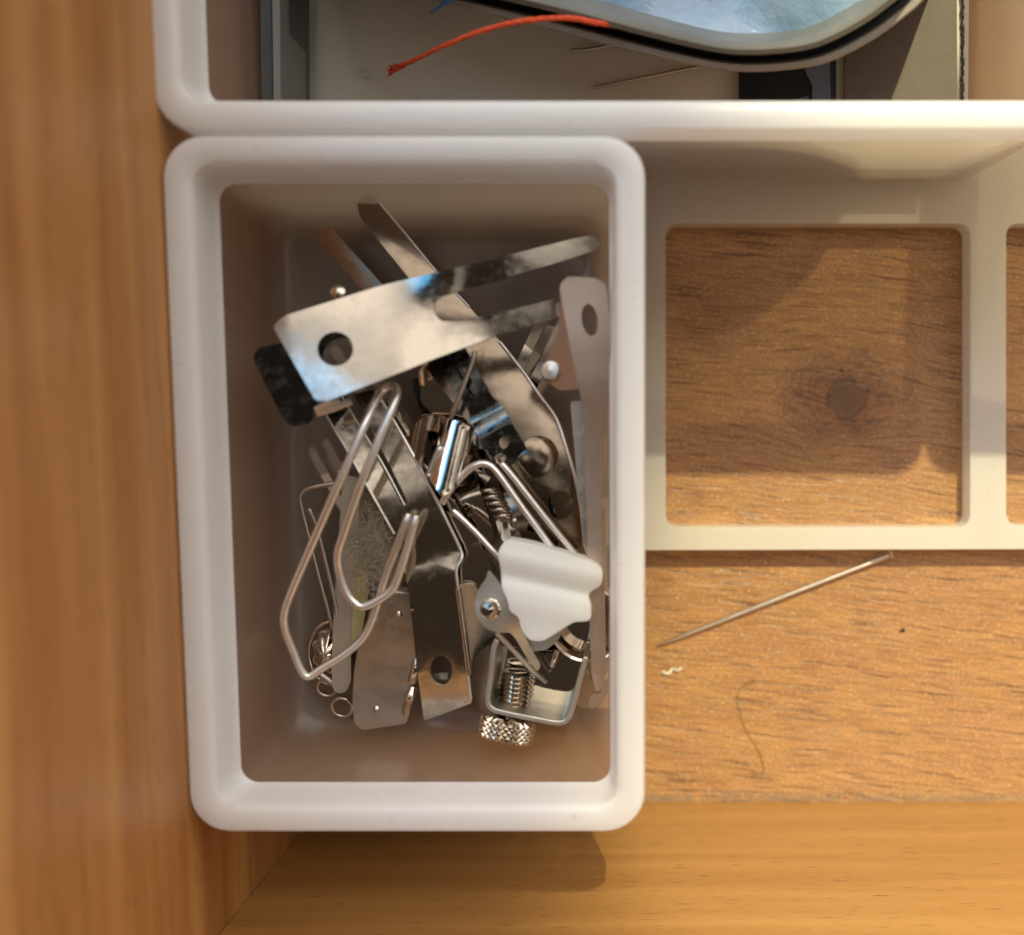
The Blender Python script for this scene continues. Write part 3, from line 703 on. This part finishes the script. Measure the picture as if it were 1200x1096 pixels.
T = thing('coil_spring', W(575, 575, 2.3), 'tiny shiny coil spring below the wire loop bend', 'spring')
pts = [W(572, 572, 2.45) + Vector((0.012 * i * 0.5, -0.012 * i * 0.9, 0)) + Vector((math.cos(i * .7) * .13, 0, math.sin(i * .7) * .13)) for i in range(46)]
v, f = sweep(pts, 0.028, 8); mesh_obj('coil', v, f, M['chrome'], T, 60)

# white plastic tab with its metal lever
T = thing('garter_grip', W(640, 700, 2.0), 'white plastic grip tab riveted to a metal lever above the clamp', 'garter grip')
def zt(u, v):
    # ridge along the upper edge, groove, then a swelling
    t = (v - (640 + (u - 590) * 0.22))
    z = 3.55
    z += 0.07 * math.exp(-((t - 12) / 11) ** 2) + 0.075 * math.exp(-((t - 62) / 20) ** 2) - 0.07 * math.exp(-((t - 34) / 8) ** 2)
    return z
plate('tab', [(583, 648, 6), (592, 632, 7), (620, 637), (660, 648), (694, 658, 8), (707, 668, 8), (705, 686, 8), (694, 692, 5), (689, 698), (693, 712, 6), (692, 728, 6), (672, 729), (652, 742), (636, 752, 10), (620, 751, 8), (611, 738), (607, 722), (597, 717), (595, 703), (588, 690), (587, 668)],
      zt, M['white'], T, th=0.42, r=6, bevel=0.10, grid=5, smooth=60, seg=4)
zf = profile((560, 690), (628, 785), [(0, 3.3), (0.5, 3.25), (1, 2.5)])
plate('lever', [(572, 667), (580, 676), (590, 690), (600, 703), (612, 740), (622, 760), (634, 780), (630, 788), (618, 772), (605, 750), (598, 741), (583, 742), (568, 736), (558, 722), (556, 704), (562, 688), (570, 678)], zf, M['zinc'], T, r=6)
lathe('rivet', W(575, 713, 3.22), (-.1, .1, 1), [(0.17, 0.0), (0.165, 0.06), (0.14, 0.075), (0.12, 0.16), (0.09, 0.19), (0, 0.2)], M['chrome'], T)
tube('blade', [(582, 742, 3.0), (602, 763, 2.75), (624, 786, 2.5), (640, 800, 2.2)], 0.04, M['zinc'], T, sides=8, flat=0.6)
plate('back_plate', [(606, 730), (660, 735), (655, 750), (640, 762), (615, 765)], const(2.7), M['zinc'], T, r=5)

# screw clamp: open channel, threaded bolt, knurled knob
T = thing('screw_clamp', W(620, 810, 1.1), 'small metal channel clamp with a knurled screw knob at the bottom wall', 'screw clamp')
path = smooth_pts([Vector(p) for p in [(583, 750), (578, 760), (575, 790), (571, 820), (576, 831), (590, 836), (625, 843), (655, 848), (666, 842), (672, 825), (680, 795), (687, 770)]], 3, False)
zt0, zb0 = 2.95, 1.5
vs, fs = [], []; w = [W(p.x, p.y, zt0) for p in path]
for i, p in enumerate(w):
    d = (w[min(i + 1, len(w) - 1)] - w[max(i - 1, 0)]); nn = Vector((-d.y, d.x, 0)).normalized() * 0.042
    q = Vector((p.x, p.y, zmap(zb0)))
    vs += [p + nn, p - nn, q - nn, q + nn]
for i in range(len(w) - 1):
    a = i * 4
    for k in range(4): fs.append((a + k, a + (k + 1) % 4, a + 4 + (k + 1) % 4, a + 4 + k))
fs += [(0, 1, 2, 3), tuple(len(vs) - 4 + k for k in (3, 2, 1, 0))]
mesh_obj('channel', vs, fs, M['zinc'], T, 35, 0.018)
plate('channel_floor', [(577, 755), (683, 768), (664, 845), (575, 832)], const(1.62), M['chrome'], T, r=4)
plate('outer_plate', [(556, 770), (574, 755), (572, 828), (585, 842), (560, 830), (552, 800)], profile((554, 800), (574, 800), [(0, 2.0), (1, 2.6)]), M['dull'], T, r=5)
a, b = W(606, 788, 2.15), W(600, 842, 2.15); ax = (b - a)
pr = []
for i in range(21): pr += [(0.215 if i % 2 else 0.25, ax.length * i / 20)]
lathe('bolt', a, ax, [(0.17, -0.02)] + pr, M['nickel'], T, 28, 20)
kb = W(597, 841, 2.5); ke = W(591, 868, 2.6); ax = (ke - kb).normalized(); Lk = (ke - kb).length
aa = ax.orthogonal().normalized(); bb = ax.cross(aa); vs = []; fs = []; SN, RN = 52, 9
for i in range(RN):
    for k in range(SN):
        r = 0.40 + (0.040 if (i + k) % 2 == 0 else -0.005)
        if i in (0, RN - 1): r = 0.36
        t = 2 * math.pi * k / SN; vs.append(kb + ax * (Lk * i / (RN - 1)) + (aa * math.cos(t) + bb * math.sin(t)) * r)
for i in range(RN - 1):
    for k in range(SN):
        k2 = (k + 1) % SN; A, B, C, D = i * SN + k, i * SN + k2, (i + 1) * SN + k2, (i + 1) * SN + k
        fs += [(A, B, C), (A, C, D)] if (i + k) % 2 == 0 else [(A, B, D), (B, C, D)]
fs += [tuple(range(SN)), tuple((RN - 1) * SN + k for k in range(SN))]
mesh_obj('knob', vs, fs, M['chrome'], T, 10)
tube('inner_pin', [(653, 762, 2.6), (650, 772, 2.6), (648, 780, 2.5)], 0.05, M['chrome'], T, sides=8)

# round cup and a bent tab at lower right
T = thing('snap_cup', W(688, 735, 1.1), 'dark round metal cup behind the clamp at lower right', 'metal cup')
c = W(690, 725, 1.3)
lathe('cup', c, (0, 0, 1), [(0.36, 0.0), (0.50, 0.1), (0.56, 0.45), (0.60, 0.47), (0.60, 0.40), (0.55, 0.1), (0.40, -0.06), (0, -0.08)][::-1] + [(0.36, 0.02), (0, 0.02)], M['chrome'], T, 36)
o = plate('bent_tab', [(689, 824, 3), (694, 812, 3), (704, 812), (716, 786, 3), (719, 790, 2), (711, 815), (702, 829, 4), (692, 831, 3)], profile((690, 825), (718, 788), [(0, 1.9), (1, 2.3)]), M['nickel'], r=4)
mark(o, 'small bent metal tab below the tip of the long right clip', 'metal tab')

# lint ball among the clips
vs, fs = [], []
c0 = W(442, 640, 2.5)
for i in range(1100):
    d = Vector((random.gauss(0, 1), random.gauss(0, 1), random.gauss(0, .5))).normalized() * random.uniform(0.6, 1.9)
    c = c0 + Vector((random.gauss(0, .15), random.gauss(0, .36), random.gauss(0, .09)))
    e = Vector((random.uniform(-1, 1), random.uniform(-1, 1), random.uniform(-.6, .6))) * 0.09
    pts = [c - d * .16, c + e * .5, c + d * .16 + e]
    v, f = sweep(smooth_pts(pts, 3, False), random.uniform(0.0016, 0.0034), 3); k = len(vs); vs += v; fs += [tuple(q + k for q in g) for g in f]
o = mesh_obj('lint_ball', vs, fs, M['fuzz']); mark(o, 'pale fuzzy ball of lint caught between the clips at left', 'lint')

# clips deeper in the heap
def deep_clip(p0, p1, hw, z0, z1, label, mat, hole=0.8, slot=(0.06, 0.45)):
    d = Vector((p1[0] - p0[0], p1[1] - p0[1])); L = d.length; d /= L; nn = Vector((-d.y, d.x))
    P = lambda t, s_: tuple(Vector(p0) + d * (L * t) + nn * (hw * s_))
    T = thing('hair_clip', W((p0[0] + p1[0]) / 2, (p0[1] + p1[1]) / 2, min(z0, z1)), label, 'hair clip', GC)
    zf = profile(p0, p1, [(0, z0), (0.45, (z0 + z1) / 2 + 0.18), (0.55, (z0 + z1) / 2 + 0.05), (0.7, (z0 + z1) / 2 + 0.2), (1, z1)], 0.001)
    out = [P(0, -0.8), P(0.03, -0.9), P(0.5, -0.85), P(0.58, -1.1), P(0.97, -1.1), P(1, -0.9), P(1, 0.9), P(0.97, 1.1), P(0.58, 1.1), P(0.5, 0.85), P(0.03, 0.9), P(0, 0.8),
           P(0, 0.3), P(slot[1], 0.28), P(slot[1], -0.28), P(0, -0.3)]
    plate('upper_jaw', out, zf, mat, T, holes=[ellipse(*P(hole, 0), hw * 0.42)], r=4, step=22)
    plate('lower_jaw', [P(0.1, -0.7), P(0.95, -0.9), P(1.03, -0.6), P(1.03, 0.6), P(0.95, 0.9), P(0.1, 0.7)], lambda u, v: zf(u, v) - 0.3, mat, T, r=5)
    fl = [P(0.62, 1.05), P(0.66, 1.6), P(0.74, 1.6), P(0.80, 1.05)]
    plate('side_flange', fl, lambda u, v: zf(u, v) - 0.2, mat, T, r=4)
deep_clip((556, 395), (652, 700), 26, 1.2, 1.5, 'dark hair clip buried under the thin silver wire loop', M['chrome'])
deep_clip((640, 420), (512, 610), 22, 0.9, 0.8, 'hair clip lying deepest in the middle of the pile, mostly hidden', M['nickel'])
deep_clip((498, 440), (560, 640), 20, 1.5, 1.7, 'hair clip half hidden behind the small chrome bracket', M['chrome'])
deep_clip((716, 560), (640, 790), 24, 1.0, 1.2, 'hair clip lying low at the right wall beneath the white tab', M['chrome'])
deep_clip((372, 520), (462, 690), 16, 0.8, 1.0, 'hair clip deep at left below the lint ball', M['dull'])

deep_clip((600, 690), (470, 560), 20, 0.5, 0.6, 'hair clip lowest below the middle fork clip, pointing to the upper left', M['chrome'])
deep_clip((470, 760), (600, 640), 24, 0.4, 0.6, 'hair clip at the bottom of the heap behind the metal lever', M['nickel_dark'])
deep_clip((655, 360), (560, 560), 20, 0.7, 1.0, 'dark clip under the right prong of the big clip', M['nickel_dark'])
deep_clip((700, 640), (700, 830), 22, 0.6, 0.6, 'clip standing at the lower right corner below the long right clip', M['chrome'])
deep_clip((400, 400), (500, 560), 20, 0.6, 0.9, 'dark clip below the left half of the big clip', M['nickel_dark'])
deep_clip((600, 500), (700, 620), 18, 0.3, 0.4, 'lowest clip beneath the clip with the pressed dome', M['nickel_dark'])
deep_clip((520, 398), (606, 548), 19, 2.85, 2.6, 'near-black clip lying over the broad brown blade, left of its dome', M['darkened_chrome'])
deep_clip((560, 470), (640, 655), 15, 2.3, 2.1, 'narrow dark clip between the coil spring and the silver wire loop', M['brown_nickel'])
# the big double-prong clip on top
T = thing('hair_clip', W(500, 380, 3.0), 'big shiny double-prong clip on top of the pile with a round hole', 'hair clip', GC)
zf = profile((340, 425), (690, 320), [(0, 4.68), (0.25, 4.53), (0.42, 4.42), (0.54, 4.28), (1, 3.5)], [(0, 0.0040), (0.42, 0.0040), (0.6, 0.0), (1, -0.001)])
plate('upper_jaw', [(319, 382, 7), (334, 370, 4), (340, 368), (446, 335), (458, 332), (560, 308), (680, 278, 8), (697, 276, 6), (704, 286, 6), (694, 295, 4), (640, 312), (560, 335), (514, 348, 6), (507, 361, 8), (514, 376, 7), (532, 377), (580, 368), (652, 350, 5), (664, 360, 5), (655, 372, 5), (580, 394), (500, 424), (478, 433), (384, 470, 8), (370, 470, 6)],
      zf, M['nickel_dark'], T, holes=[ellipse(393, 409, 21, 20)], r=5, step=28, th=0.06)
zl = profile((330, 450), (560, 390), [(0, 4.05), (0.3, 3.85), (1, 3.4)], -0.004)
plate('lower_jaw', [(296, 420, 6), (302, 408, 6), (328, 402, 5), (420, 384), (470, 368), (502, 358), (502, 398), (480, 418), (400, 458), (374, 480), (360, 498, 6), (344, 500, 6), (333, 494, 5)], zl, M['darkened_chrome'], T, holes=[ellipse(402, 418, 25, 22)], r=5, th=0.06)
tube('hinge_pin', [(372, 484, 3.9), (392, 478, 3.95), (412, 470, 3.95)], 0.055, M['wire'], T, sides=10)
tube('hinge_pin', [(370, 480, 4.05), (384, 473, 4.1), (398, 468, 4.1)], 0.045, M['wire'], T, sides=10)
lathe('rivet', W(398, 345, 4.0), (0, .3, 1), [(0.1, 0), (0.1, 0.1), (0.05, 0.13), (0, 0.14)], M['chrome'], T, 14)
tube('spring_edge', [(498, 426, 3.9), (494, 436, 3.7), (495, 450, 3.5)], 0.045, M['chrome'], T, sides=8)
# broad dark spring leaf below it
plate('spring_leaf', [(495, 430), (560, 402), (590, 430), (575, 480), (520, 500), (492, 470)], profile((495, 430), (580, 470), [(0, 2.2), (1, 1.9)]), M['chrome'], T, r=6)
